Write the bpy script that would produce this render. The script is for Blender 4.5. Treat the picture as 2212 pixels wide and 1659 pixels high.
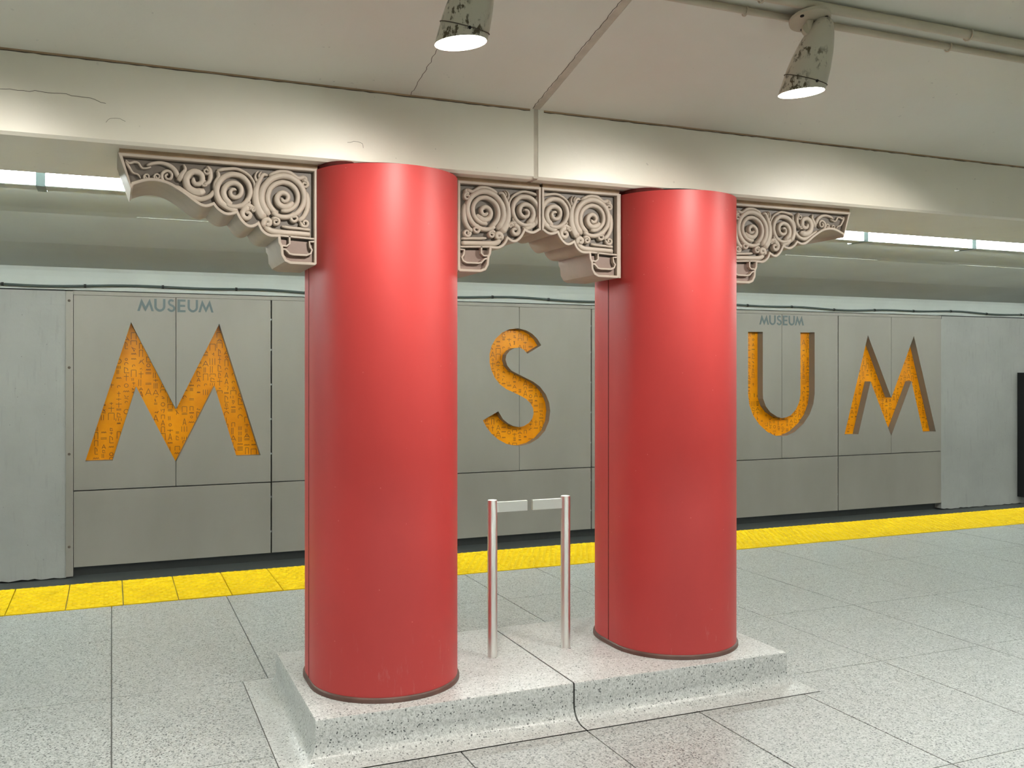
import bpy, bmesh, math, random
from mathutils import Vector, Matrix
random.seed(7)
for o in list(bpy.data.objects): bpy.data.objects.remove(o, do_unlink=True)
scene = bpy.context.scene
COL = scene.collection
# ------------------------------------------------------------------ camera, world, exposure
cam_d = bpy.data.cameras.new('camera'); cam = bpy.data.objects.new('camera', cam_d); COL.objects.link(cam)
cam.location = (0, 0, 1.55); cam.rotation_euler = (math.radians(90), 0, math.radians(-22.94))
cam_d.sensor_width = 36; cam_d.lens = 2044 * 36 / 2212; cam_d.shift_y = -34.5 / 2212
cam_d.clip_end = 200
scene.camera = cam
w = bpy.data.worlds.new('world'); scene.world = w; w.use_nodes = True
w.node_tree.nodes['Background'].inputs[0].default_value = (0.9, 0.95, 1, 1)
w.node_tree.nodes['Background'].inputs[1].default_value = 0.0
scene.view_settings.view_transform = 'Standard'; scene.view_settings.look = 'None'
scene.view_settings.gamma = 1; scene.view_settings.use_curve_mapping = False
scene.view_settings.exposure = 1.08
TUBE_EMIT = 31.5      # fluorescent diffusers
SPOT_W = 46.0         # ceiling spot lamps
SPOT_ANGLE = 144
# ------------------------------------------------------------------ materials
def srgb(r, g, b):
    f = lambda c: (c/255/12.92 if c/255 <= .04045 else ((c/255+.055)/1.055)**2.4)
    return (f(r), f(g), f(b), 1)
class NT:
    def __init__(s, name):
        s.m = bpy.data.materials.new(name); s.m.use_nodes = True
        s.t = s.m.node_tree; s.b = s.t.nodes['Principled BSDF']
    def n(s, typ, **kw):
        nd = s.t.nodes.new(typ)
        for k, v in kw.items():
            if k.startswith('i_'):
                key = k[2:]; key = int(key) if key.isdigit() else key.replace('_', ' ')
                nd.inputs[key].default_value = v
            else: setattr(nd, k, v)
        return nd
    def l(s, a, b): s.t.links.new(a, b)
    def pos(s, scale=(1, 1, 1)):
        g = s.n('ShaderNodeNewGeometry'); m = s.n('ShaderNodeMapping'); m.inputs['Scale'].default_value = scale
        s.l(g.outputs['Position'], m.inputs['Vector']); return m.outputs[0]
    def ramp(s, fac, stops):
        r = s.n('ShaderNodeValToRGB'); e = r.color_ramp.elements
        while len(e) < len(stops): e.new(.5)
        for i, (p, c) in enumerate(stops):
            e[i].position = p; e[i].color = c if len(c) == 4 else (*c, 1)
        s.l(fac, r.inputs[0]); return r.outputs[0]
    def mix(s, fac, a, b, mode='MIX'):
        m = s.n('ShaderNodeMix', data_type='RGBA', blend_type=mode)
        for sock, v in ((m.inputs[0], fac), (m.inputs[6], a), (m.inputs[7], b)):
            if hasattr(v, 'links') or hasattr(v, 'is_linked'): s.l(v, sock)
            else: sock.default_value = v
        return m.outputs[2]
    def noise(s, vec, scale, detail=3, rough=.55):
        n = s.n('ShaderNodeTexNoise'); n.inputs['Scale'].default_value = scale
        n.inputs['Detail'].default_value = detail; n.inputs['Roughness'].default_value = rough
        s.l(vec, n.inputs['Vector']); return n.outputs['Fac']
    def voro(s, vec, scale, feature='F1'):
        n = s.n('ShaderNodeTexVoronoi', feature=feature); n.inputs['Scale'].default_value = scale
        s.l(vec, n.inputs['Vector']); return n
    def bump(s, h, strength=.1, dist=.01):
        b = s.n('ShaderNodeBump'); b.inputs['Strength'].default_value = strength; b.inputs['Distance'].default_value = dist
        s.l(h, b.inputs['Height']); s.l(b.outputs[0], s.b.inputs['Normal'])
    def set(s, **kw):
        for k, v in kw.items():
            k = k.replace('_', ' ')
            if hasattr(v, 'is_linked'): s.l(v, s.b.inputs[k])
            else: s.b.inputs[k].default_value = v
        return s.m
K = (0, 0, 0, 1); W1 = (1, 1, 1, 1)
def plain(name, col, rough=.5, metal=0, var=.08, scale=8, bump=0):
    t = NT(name); p = t.pos(); n = t.noise(p, scale, 5)
    lo = tuple(c*(1-var) for c in col[:3])+(1,); hi = tuple(min(1, c*(1+var)) for c in col[:3])+(1,)
    t.set(Base_Color=t.ramp(n, [(.3, lo), (.7, hi)]), Roughness=rough, Metallic=metal)
    if bump: t.bump(t.noise(p, scale*6, 4), bump, .004)
    return t.m
def paint(name, base, stain, rough=.45, speck=.5):
    t = NT(name); p = t.pos()
    big = t.noise(p, 1.1, 6, .6); c = t.mix(t.ramp(big, [(.35, K), (.75, (.55, .55, .55, 1))]), base, stain)
    sp = t.noise(p, 34, 2, .5); msk = t.ramp(sp, [(.72, K), (.77, (speck, speck, speck, 1))])
    gate = t.ramp(t.noise(p, 2.2, 2), [(.45, K), (.62, W1)])
    mm = t.mix(1.0, msk, gate, 'MULTIPLY')
    c = t.mix(mm, c, tuple(x*.45 for x in base[:3])+(1,))
    t.set(Base_Color=c, Roughness=rough); t.bump(t.noise(p, 26, 6, .65), .12, .006); return t.m
M_CEIL = paint('ceiling_paint', srgb(230, 230, 219), srgb(220, 217, 202), .5)
M_BEAM = paint('beam_paint', srgb(236, 233, 220), srgb(222, 215, 198), .38, .8)
M_VAULT = paint('tunnel_paint', srgb(205, 211, 205), srgb(188, 192, 186), .5, .4)
M_STAIN = plain('rust_stained_caulk', srgb(168, 142, 112), .6, 0, .22, 14, .3)
M_JOINT = plain('joint_filler_paint', srgb(198, 190, 174), .6, 0, .12, 14, .3)
M_CRACK = plain('crack_line', srgb(92, 82, 70), .8)
def concrete(name, base):
    t = NT(name); p = t.pos(); c = t.ramp(t.noise(p, 1.6, 7, .62), [(.3, tuple(x*.86 for x in base[:3])+(1,)), (.7, base)])
    st = t.noise(t.pos((9, 9, 1.1)), 2.2, 5, .6); c = t.mix(t.ramp(st, [(.56, K), (.75, (.35, .35, .35, 1))]), c, tuple(x*.55 for x in base[:3])+(1,))
    pit = t.voro(p, 9); c = t.mix(t.ramp(pit.outputs['Distance'], [(.035, (.6, .6, .6, 1)), (.06, K)]), c, tuple(x*.4 for x in base[:3])+(1,))
    t.set(Base_Color=c, Roughness=.6); t.bump(t.noise(p, 30, 6, .6), .2, .006); return t.m
M_CONC = concrete('painted_concrete_wall', srgb(158, 158, 152))
M_DARK = concrete('grimy_trackside_concrete', srgb(80, 84, 82))
def metal_panel():
    t = NT('satin_wall_panel'); p = t.pos((1, 1, 1)); n = t.noise(t.pos((1.2, 1.2, .5)), 1.3, 4)
    t.set(Base_Color=t.ramp(n, [(.3, srgb(140, 135, 125)), (.7, srgb(148, 143, 133))]), Metallic=.12, Roughness=.5)
    t.bump(t.noise(p, 220, 2), .02, .001); return t.m
M_PANEL = metal_panel()
def amber():
    t = NT('amber_resin'); p = t.pos(); n = t.noise(p, 5, 5, .6)
    t.set(Base_Color=t.ramp(n, [(.3, srgb(226, 138, 0)), (.55, srgb(236, 150, 2)), (.8, srgb(244, 164, 8))]), Roughness=.35, Specular_IOR_Level=.3)
    return t.m
M_AMBER = amber()
M_GLYPH = plain('glyph_ink', srgb(136, 82, 10), .4, 0, .2, 20)
M_SIGN = plain('slate_lettering', srgb(72, 88, 88), .4, 0, .04)
def red():
    t = NT('red_column_enamel'); p = t.pos(); n = t.noise(t.pos((1, 1, .5)), 2.2, 6, .6)
    c = t.ramp(n, [(.3, srgb(180, 54, 53)), (.7, srgb(192, 60, 58))])
    z = t.n('ShaderNodeSeparateXYZ'); g = t.n('ShaderNodeNewGeometry'); t.l(g.outputs['Position'], z.inputs[0])
    sc = t.noise(t.pos((14, 14, 3)), 3, 6, .7)
    low = t.n('ShaderNodeMapRange'); low.inputs[1].default_value = .17; low.inputs[2].default_value = .5; low.inputs[3].default_value = .55; low.inputs[4].default_value = 0
    t.l(z.outputs[2], low.inputs[0])
    mk = t.mix(1.0, t.ramp(sc, [(.60, K), (.74, W1)]), low.outputs[0], 'MULTIPLY')
    c = t.mix(mk, c, srgb(196, 128, 122))
    chips = t.voro(p, 13); mk2 = t.ramp(chips.outputs['Distance'], [(.03, (.5, .5, .5, 1)), (.045, K)])
    c = t.mix(mk2, c, srgb(214, 120, 112))
    t.set(Base_Color=c, Roughness=.48, Specular_IOR_Level=.6)
    t.bump(t.noise(t.pos((1, 1, .25)), 55, 3), .05, .003); return t.m
M_RED = red()
M_REDDARK = plain('dark_red_torn_lining', srgb(96, 30, 26), .7, 0, .3, 20, .5)
M_RUBBER = plain('brown_rubber_base', srgb(92, 66, 58), .45, 0, .25, 12)
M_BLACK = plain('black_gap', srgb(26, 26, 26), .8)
M_GROUT = plain('grey_grout', srgb(138, 140, 138), .8, 0, .1, 30)
def stone(name, base):
    t = NT(name); p = t.pos(); n = t.noise(p, 12, 6, .6)
    c = t.ramp(n, [(.3, tuple(x*.86 for x in base[:3])+(1,)), (.7, base)])
    t.set(Base_Color=c, Roughness=.5); t.bump(t.noise(p, 120, 4), .12, .002); return t.m
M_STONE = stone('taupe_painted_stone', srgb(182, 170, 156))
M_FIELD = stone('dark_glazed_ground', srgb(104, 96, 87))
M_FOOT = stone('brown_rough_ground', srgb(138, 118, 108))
def terrazzo(name, base, dark_amt=.12, scale=95, fine=.8):
    t = NT(name); p = t.pos()
    wob = t.n('ShaderNodeTexNoise'); wob.inputs['Scale'].default_value = 40; t.l(p, wob.inputs['Vector'])
    add = t.n('ShaderNodeVectorMath', operation='MULTIPLY_ADD'); t.l(wob.outputs['Color'], add.inputs[0]); add.inputs[1].default_value = (.012, .012, .012); t.l(p, add.inputs[2])
    v = t.voro(add.outputs[0], scale); s = t.n('ShaderNodeSeparateColor'); t.l(v.outputs['Color'], s.inputs[0])
    chip = t.ramp(s.outputs[0], [(0, tuple(x*.90 for x in base[:3])+(1,)), (.5, base), (1, tuple(min(1, x*1.16) for x in base[:3])+(1,))])
    v2 = t.voro(add.outputs[0], scale*1.25); s2 = t.n('ShaderNodeSeparateColor'); t.l(v2.outputs['Color'], s2.inputs[0])
    far = t.ramp(v2.outputs['Distance'], [(.34, W1), (.5, K)])
    dk = t.mix(1.0, t.ramp(s2.outputs[1], [(1-dark_amt-.02, K), (1-dark_amt, W1)]), far, 'MULTIPLY')
    c = t.mix(dk, chip, srgb(64, 68, 70))
    v3 = t.voro(p, scale*2.2); s3 = t.n('ShaderNodeSeparateColor'); t.l(v3.outputs['Color'], s3.inputs[0])
    c = t.mix(t.ramp(s3.outputs[2], [(.66, K), (.72, (fine, fine, fine, 1))]), c, srgb(112, 117, 115))
    dirt = t.noise(p, 1.3, 6, .6); c = t.mix(t.ramp(dirt, [(.4, K), (.8, (.3, .3, .3, 1))]), c, tuple(x*.62 for x in base[:3])+(1,))
    t.set(Base_Color=c, Roughness=.34); return t.m
M_TILE = terrazzo('terrazzo_tile', srgb(178, 182, 180), .24, 84, .6)
M_PLINTH = terrazzo('terrazzo_plinth', srgb(192, 195, 193), .12, 100, .4)
def yellow():
    t = NT('yellow_tactile'); p = t.pos(); n = t.noise(p, 7, 5, .6)
    c = t.ramp(n, [(.3, srgb(222, 186, 0)), (.7, srgb(236, 203, 0))])
    c = t.mix(t.ramp(t.noise(p, 40, 3), [(.62, K), (.72, (.4, .4, .4, 1))]), c, srgb(170, 135, 6))
    t.set(Base_Color=c, Roughness=.6, Specular_IOR_Level=.3); return t.m
M_YEL = yellow()
def steel():
    t = NT('brushed_stainless'); n = t.noise(t.pos((60, 60, 1)), 30, 3)
    t.set(Base_Color=srgb(232, 231, 227), Metallic=1.0, Roughness=.36)
    t.bump(n, .03, .001); return t.m
M_STEEL = steel()
def emit(name, col, st):
    t = NT(name); t.set(Base_Color=(.8, .8, .8, 1), Emission_Color=col, Emission_Strength=st); return t.m
M_TUBE = emit('fluorescent_diffuser', (.93, 1, .975, 1), TUBE_EMIT)
M_LAMP = emit('lamp_glass', (1, .97, .9, 1), 20)
M_FIXT = plain('white_enamel_fixture', srgb(196, 202, 200), .4)
M_FIXD = plain('grey_fixture_joint', srgb(122, 138, 140), .4)
def flaky():
    t = NT('flaking_lamp_paint'); p = t.pos((1, 1, .6)); n = t.noise(p, 46, 5, .7)
    gate = t.noise(p, 9, 2); mk = t.mix(1.0, t.ramp(n, [(.51, K), (.57, W1)]), t.ramp(gate, [(.40, K), (.52, W1)]), 'MULTIPLY')
    t.set(Base_Color=t.mix(mk, srgb(206, 200, 184), srgb(88, 78, 58)), Roughness=.3); return t.m
M_FLAKY = flaky()
M_PIPE = plain('painted_conduit', srgb(200, 192, 172), .4, 0, .08, 6)
M_CABLE = plain('dark_cable', srgb(62, 74, 70), .45)
M_BOARD = plain('black_board_frame', srgb(16, 17, 19), .35)
M_TRACK = plain('track_bed', srgb(40, 40, 38), .9, 0, .3, 5)
M_RAIL = plain('rail_steel', srgb(110, 104, 98), .4, .8)
# ------------------------------------------------------------------ mesh helpers
def link(o, parent=None):
    COL.objects.link(o)
    if parent is not None: o.parent = parent
    return o
def mesh(name, verts, faces, mat, parent=None, smooth=False):
    me = bpy.data.meshes.new(name); me.from_pydata(verts, [], faces)
    bm = bmesh.new(); bm.from_mesh(me); bmesh.ops.recalc_face_normals(bm, faces=bm.faces); bm.to_mesh(me); bm.free()
    me.materials.append(mat)
    if smooth: me.polygons.foreach_set('use_smooth', [True]*len(me.polygons))
    me.update()
    return link(bpy.data.objects.new(name, me), parent)
def bm_obj(name, bm, mat, parent=None, smooth=False):
    me = bpy.data.meshes.new(name); bmesh.ops.recalc_face_normals(bm, faces=bm.faces); bm.to_mesh(me); bm.free()
    me.materials.append(mat)
    if smooth: me.polygons.foreach_set('use_smooth', [True]*len(me.polygons))
    return link(bpy.data.objects.new(name, me), parent)
BOXF = [(0, 1, 2, 3), (4, 5, 6, 7), (0, 1, 5, 4), (1, 2, 6, 5), (2, 3, 7, 6), (3, 0, 4, 7)]
def boxv(x0, x1, y0, y1, z0, z1):
    return [(x0, y0, z0), (x1, y0, z0), (x1, y1, z0), (x0, y1, z0), (x0, y0, z1), (x1, y0, z1), (x1, y1, z1), (x0, y1, z1)]
def box(name, x0, x1, y0, y1, z0, z1, mat, parent=None, bevel=0):
    o = mesh(name, boxv(x0, x1, y0, y1, z0, z1), BOXF, mat, parent)
    if bevel:
        bm = bmesh.new(); bm.from_mesh(o.data); bmesh.ops.bevel(bm, geom=bm.edges[:], offset=bevel, segments=2, affect='EDGES', profile=.6)
        bm.to_mesh(o.data); bm.free()
    return o
def add_prism(bm, poly, axis, a, b):
    """poly of 2-D points, extruded from a to b along axis ('y': poly is x,z ; 'z': poly is x,y ; 'x': poly is y,z)"""
    f = {'y': lambda p, t: (p[0], t, p[1]), 'z': lambda p, t: (p[0], p[1], t), 'x': lambda p, t: (t, p[0], p[1])}[axis]
    A = [bm.verts.new(f(p, a)) for p in poly]; B = [bm.verts.new(f(p, b)) for p in poly]; n = len(poly)
    bm.faces.new(A); bm.faces.new(B[::-1])
    for i in range(n): bm.faces.new((A[i], B[i], B[(i+1) % n], A[(i+1) % n]))
def prism(name, poly, axis, a, b, mat, parent=None, smooth=False):
    bm = bmesh.new(); add_prism(bm, poly, axis, a, b); return bm_obj(name, bm, mat, parent, smooth)
def lathe_v(prof, n=24, cap0=True, cap1=True):
    V, F = [], []
    for r, z in prof:
        for i in range(n):
            a = 2*math.pi*i/n; V.append((r*math.cos(a), r*math.sin(a), z))
    for j in range(len(prof)-1):
        for i in range(n):
            k = (i+1) % n; F.append((j*n+i, j*n+k, (j+1)*n+k, (j+1)*n+i))
    if cap0: F.append(tuple(range(n)))
    if cap1: F.append(tuple((len(prof)-1)*n+i for i in range(n)))
    return V, F
def lathe(name, prof, mat, parent=None, n=24, M=None, smooth=True, cap0=True, cap1=True):
    V, F = lathe_v(prof, n, cap0, cap1)
    if M is not None: V = [tuple(M @ Vector(v)) for v in V]
    o = mesh(name, V, F, mat, parent, smooth)
    if smooth: autosmooth(o)
    return o
def autosmooth(o, ang=35):
    bm = bmesh.new(); bm.from_mesh(o.data)
    for e in bm.edges:
        if len(e.link_faces) == 2 and e.calc_face_angle(0) > math.radians(ang): e.smooth = False
    bm.to_mesh(o.data); bm.free()
def tube(name, pts, r, mat, parent=None, n=10, smooth=True):
    P = [Vector(p) for p in pts]; V, F = [], []
    for i, p in enumerate(P):
        d = (P[min(i+1, len(P)-1)]-P[max(i-1, 0)]).normalized()
        up = Vector((0, 0, 1)) if abs(d.z) < .9 else Vector((0, 1, 0))
        s = d.cross(up).normalized(); t = s.cross(d)
        for k in range(n):
            a = 2*math.pi*k/n; V.append(tuple(p+s*r*math.cos(a)+t*r*math.sin(a)))
    for j in range(len(P)-1):
        for k in range(n):
            q = (k+1) % n; F.append((j*n+k, j*n+q, (j+1)*n+q, (j+1)*n+k))
    F.append(tuple(range(n))); F.append(tuple((len(P)-1)*n+k for k in range(n)))
    o = mesh(name, V, F, mat, parent, smooth); autosmooth(o, 50); return o
def empty(name, loc=(0, 0, 0)):
    o = bpy.data.objects.new(name, None); o.location = loc; o.empty_display_size = .1; return link(o)
def tag(o, label, cat, group=None):
    o['label'] = label; o['category'] = cat
    if group: o['group'] = group
    return o
def struct(o, label=None, cat=None):
    o['kind'] = 'structure'
    if label: o['label'] = label
    if cat: o['category'] = cat
    return o
def copy_tree(o, parent=None):
    c = o.copy(); COL.objects.link(c); c.parent = parent
    if parent is not None: c.matrix_parent_inverse = o.matrix_parent_inverse.copy()
    for ch in list(o.children): copy_tree(ch, c)
    return c
B_OUT=[(790,17),(742,158),(732,142),(694,127),(662,121),(631,123),(599,132),(568,149),(536,170),(507,192),(479,209),(454,213),(428,204),(413,222),(384,239),(357,239),(337,232),(328,250),(311,271),(290,285),(267,284),(250,275),(241,293),(224,310),(201,320),(168,320),(166,344),(158,359),(155,395),(140,421),(116,431),(12,432),(2,425),(2,17)]
B_RIB=[
('scroll',[(199,226),(214,209),(225,190),(232,168),(232,145),(228,123),(218,103),(204,85),(187,71),(167,62),(146,57),(124,58),(104,64),(86,75),(71,90),(61,108),(55,128),(54,149),(58,170),(67,189),(80,206),(97,219),(115,227),(135,231),(155,230),(173,224),(190,214)],12.9,9.5,16),
('scroll',[(165,217),(180,209),(192,197),(201,183),(206,167),(207,150),(204,134),(198,118),(188,105),(175,95),(161,88),(146,84),(130,85),(115,89),(103,97),(92,108),(85,121),(81,135),(81,150),(84,165),(91,178),(101,189),(112,197),(125,203),(139,204),(152,203)],10.3,8.6,14),
('scroll',[(102,164),(108,173),(116,180),(125,185),(134,187),(143,187),(151,184),(158,180),(164,173),(167,166),(169,158),(168,151),(166,144),(162,138),(157,133),(151,130),(145,128),(139,129),(133,131),(129,134),(125,138),(123,142),(122,147),(123,152),(124,156),(127,160),(130,163),(134,164),(138,165),(141,164),(144,163),(146,161),(147,159),(148,156),(148,154),(147,152)],12,6.5,15),
('scroll',[(385,199),(398,187),(407,172),(412,156),(414,138),(411,121),(405,105),(395,91),(382,79),(367,71),(351,67),(335,67),(319,70),(305,78),(294,89),(285,102),(280,118),(278,134),(281,150),(287,165),(296,178),(308,189),(322,196),(336,200),(352,200),(366,196),(378,189)],11.6,8.6,15),
('scroll',[(352,190),(363,185),(373,177),(380,168),(384,157),(386,145),(384,134),(380,123),(374,115),(366,108),(357,104),(348,102),(338,103),(330,106),(323,111),(318,117),(315,125),(314,133),(315,141),(318,148),(322,153),(327,158),(333,160),(339,162),(344,161),(350,159),(354,156),(357,152),(358,147),(359,143),(358,138),(356,135),(354,132),(351,130),(348,129),(345,129),(342,129),(341,131),(339,132),(339,134)],11.6,6,14),
('scroll',[(460,141),(472,147),(484,150),(497,150),(508,146),(518,140),(526,131),(530,121),(532,110),(532,99),(528,89),(523,80),(516,74),(508,69),(499,67),(491,68),(484,70),(477,74),(472,80),(470,87),(469,94),(469,101),(472,107),(475,112),(480,115),(484,118),(489,118),(494,118),(498,116),(501,113),(503,110),(504,107),(504,103),(503,100),(501,98),(499,97)],14.6,6.9,14),
('scroll',[(612,120),(617,116),(621,111),(624,106),(625,99),(625,93),(624,87),(621,82),(617,78),(612,75),(607,73),(602,73),(598,74),(594,76),(590,80),(588,83),(587,88),(587,92),(588,96),(590,100),(592,103),(595,105),(598,106),(602,106),(605,106),(607,104),(609,102),(611,100),(611,97),(612,95),(611,92),(610,90),(608,89),(607,88),(605,87),(604,87),(602,88),(601,88)],7.3,4.3,10),
('scroll',[(647,113),(649,111),(652,108),(653,106),(654,102),(654,99),(653,96),(651,93),(649,91),(647,90),(644,89),(642,89),(640,90),(638,91),(636,92),(635,94),(634,97),(634,99),(635,101),(636,103),(637,104),(638,105),(640,106),(642,106),(643,105),(644,105),(646,104),(646,102),(646,101),(646,100),(646,99),(646,98),(645,97)],4.7,3.4,8),
('scroll',[(686,116),(688,114),(690,112),(692,109),(692,106),(692,103),(691,100),(690,98),(688,96),(686,94),(684,94),(681,93),(679,94),(677,95),(676,97),(674,99),(674,101),(674,103),(674,105),(675,106),(676,108),(678,109),(679,109),(681,109),(682,109),(684,108),(684,107),(685,106),(686,105),(686,104),(685,103),(685,102),(684,101)],4.7,3.4,8),
('stem',[(220,240),(242,208),(255,165),(254,121),(239,81),(226,59),(207,60)],18.9,6,14),
('stem',[(330,215),(368,204),(397,183),(413,149),(418,111),(405,80),(411,57)],14.6,6,12),
('stem',[(574,134),(544,152),(507,172),(475,178),(442,165),(420,139)],11.2,8.6,11),
('stem',[(562,110),(548,82),(536,61),(542,42)],12,4.3,11),
('stem',[(562,96),(576,67),(599,49),(631,42),(662,48),(682,57)],9.5,5.2,9),
('stem',[(760,42),(747,53),(729,47),(713,50),(700,68),(682,68),(666,61)],5.6,3.9,7),
('stem',[(761,47),(744,75),(732,91),(715,96),(705,111)],6,3.4,7),
('stem',[(452,42),(440,60),(438,90),(450,112),(469,117)],10.3,6,10),
('scroll',[(453,45),(449,46),(446,48),(443,51),(441,54),(440,57),(440,61),(441,64),(442,67),(444,70),(447,71),(450,73),(452,73),(455,73),(457,72),(459,70),(461,68),(462,66),(462,63),(462,61),(461,59),(459,57),(458,56),(456,55),(454,55),(452,55),(451,56),(450,57),(449,58),(449,59),(448,61),(449,62),(449,63)],6,3.9,12),
('scroll',[(454,104),(457,103),(460,103),(463,104),(466,106),(468,108),(470,110),(470,113),(471,115),(470,118),(469,120),(468,122),(466,123),(464,124),(462,124),(460,124),(458,123),(456,122),(455,121),(455,119),(454,117),(455,115),(455,114),(456,113),(457,112),(458,112),(459,111),(460,112),(461,112),(462,113),(463,114)],5.6,3.4,12),
('leaf',[(246,95),(258,73),(254,54),(244,44)],8.6,2.6,12),
('leaf',[(237,81),(244,64),(233,46)],6.9,2.1,14),
('stem',[(411,55),(372,46),(330,43),(288,62),(263,95),(261,135)],7.7,5.2,9),
('stem',[(203,60),(160,40),(116,40),(81,61),(52,53)],7.7,9.5,10),
('scroll',[(64,73),(60,71),(56,70),(51,70),(47,71),(44,73),(41,76),(40,79),(39,83),(39,87),(40,90),(42,93),(44,95),(47,97),(50,97),(53,97),(56,97),(58,95),(60,93),(61,91),(61,89),(61,86),(61,84),(59,82),(58,81),(56,80),(54,80),(52,80),(51,80),(50,81),(49,82),(48,84),(48,85),(48,86),(49,87)],7.3,4.7,13),
('stem',[(57,53),(48,59),(46,77)],9.5,6,11),
('stem',[(50,117),(40,153),(42,193),(59,227),(81,243)],11.2,8.6,12),
('scroll',[(76,222),(80,218),(85,215),(90,214),(95,214),(100,215),(104,218),(108,221),(110,225),(111,229),(111,234),(110,238),(108,241),(106,244),(103,246),(99,247),(96,247),(93,246),(90,244),(88,242),(86,239),(85,237),(85,234),(86,231),(87,229),(89,228),(91,227),(93,226),(95,226),(96,227),(98,228),(99,229),(100,230),(100,232),(100,233)],8.6,5.2,15),
('scroll',[(69,246),(69,251),(68,255),(66,259),(64,262),(61,265),(57,266),(53,267),(49,266),(46,265),(43,263),(41,260),(40,257),(39,254),(40,250),(41,248),(42,246),(44,244),(47,243),(49,242),(52,243),(54,244),(56,245),(57,247),(58,248),(58,250),(58,252),(57,254),(56,255),(55,256),(54,256),(52,256),(51,256)],7.7,4.7,14),
('scroll',[(191,248),(188,244),(185,240),(181,238),(177,237),(172,238),(169,239),(165,241),(163,243),(161,247),(160,250),(161,254),(162,257),(163,260),(166,262),(168,264),(171,264),(174,264),(177,263),(179,262),(180,260),(181,258),(182,256),(182,253),(181,251),(180,250),(178,248),(177,248),(175,247),(174,248),(172,248),(171,249),(170,250),(170,251),(170,252)],7.7,4.7,14),
('scroll',[(217,277),(220,273),(222,269),(224,265),(224,261),(223,257),(221,253),(218,250),(216,248),(212,246),(209,246),(205,246),(202,248),(200,250),(198,252),(197,255),(197,257),(197,260),(198,263),(200,265),(201,266),(203,267),(205,267),(207,267),(209,266),(210,265),(212,264),(212,263),(212,261),(212,260),(211,259)],11.2,6.9,13),
('scroll',[(290,194),(294,192),(296,190),(298,188),(299,185),(300,182),(299,179),(298,176),(297,174),(294,172),(292,171),(290,170),(287,170),(285,171),(283,173),(282,174),(281,176),(280,178),(281,180),(281,182),(282,184),(284,185),(285,186),(287,186),(288,186),(290,185),(291,185),(292,184),(292,183),(292,181),(292,180),(292,179),(291,178)],6.5,3.9,12),
('scroll',[(279,212),(279,209),(279,206),(278,203),(276,200),(274,198),(271,197),(268,197),(266,197),(263,198),(261,199),(260,201),(259,203),(258,205),(259,208),(259,210),(261,211),(262,213),(264,214),(266,214),(267,214),(269,213),(270,213),(271,211),(272,210),(272,209),(272,207),(272,206),(271,205),(270,204),(269,204),(268,204),(267,204)],6,3.9,12),
('scroll',[(277,206),(284,204),(290,204),(296,206),(301,209),(305,213),(308,218),(310,223),(310,228),(309,233),(307,238),(304,241),(300,244),(296,245),(292,246),(288,245),(285,243),(282,240),(280,237),(279,234),(278,231),(279,228),(280,225),(282,223),(284,222),(286,221),(288,221),(290,221),(292,223),(294,224),(294,225),(295,227)],11.2,6,13),
('stem',[(326,204),(305,194),(280,192),(258,211)],9.5,7.7,11),
('bar',[(220,275),(194,292),(151,296),(90,297),(28,299)],11.2,9.5,11),
('bar',[(149,270),(116,274),(72,276),(28,279)],6.5,6.5,9),
]
B_FOOT=[[(118,312),(118,344),(130,354),(155,353)],[(153,367),(136,368),(126,377),(118,386),(103,389),(46,389),(29,381),(23,366),(32,354),(35,331),(15,330)],[(164,311),(15,318)]]
L_M=[(-0.92,0.547),(-0.65,0.547),(-0.412,1.346),(0,0.503),(0.412,1.346),(0.65,0.547),(0.92,0.547),(0.463,2.05),(0,1.09),(-0.463,2.05)]
L_S=[(0.308,1.845),(0.253,1.927),(0.182,1.991),(0.099,2.033),(-0.018,2.059),(-0.135,2.046),(-0.239,2.002),(-0.331,1.92),(-0.383,1.834),(-0.411,1.728),(-0.411,1.622),(-0.388,1.526),(-0.342,1.431),(-0.273,1.345),(-0.181,1.28),(-0.088,1.241),(0.005,1.199),(0.099,1.149),(0.158,1.094),(0.194,1.028),(0.201,0.963),(0.182,0.899),(0.135,0.842),(0.064,0.804),(-0.006,0.791),(-0.088,0.808),(-0.158,0.842),(-0.227,0.897),(-0.292,1.0),(-0.502,0.888),(-0.456,0.806),(-0.388,0.72),(-0.296,0.643),(-0.181,0.582),(-0.065,0.554),(0.029,0.551),(0.147,0.576),(0.265,0.637),(0.361,0.732),(0.421,0.861),(0.438,0.992),(0.421,1.101),(0.373,1.21),(0.289,1.309),(0.194,1.374),(0.099,1.418),(-0.018,1.472),(-0.111,1.515),(-0.169,1.58),(-0.193,1.654),(-0.181,1.718),(-0.135,1.772),(-0.065,1.805),(0.005,1.812),(0.064,1.784),(0.113,1.735)]
L_U=[(-0.597,2.068),(-0.597,1.175),(-0.576,1.024),(-0.511,0.872),(-0.405,0.74),(-0.259,0.627),(-0.125,0.569),(-0.017,0.555),(0.091,0.563),(0.228,0.615),(0.393,0.732),(0.504,0.863),(0.574,1.018),(0.599,1.162),(0.599,2.077),(0.338,2.073),(0.338,1.165),(0.316,1.055),(0.255,0.945),(0.16,0.859),(0.064,0.828),(-0.004,0.822),(-0.085,0.842),(-0.206,0.909),(-0.286,0.998),(-0.334,1.107),(-0.339,1.194),(-0.339,2.072)]
L_E=[(-.40,.547),(.42,.547),(.42,.80),(-.13,.80),(-.13,1.18),(.38,1.18),(.38,1.43),(-.13,1.43),(-.13,1.81),(.42,1.81),(.42,2.06),(-.40,2.06)]
def rebase(e, loc):
    e.location = loc
    for ch in e.children: ch.location = ch.location - Vector(loc)
    return e
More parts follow.
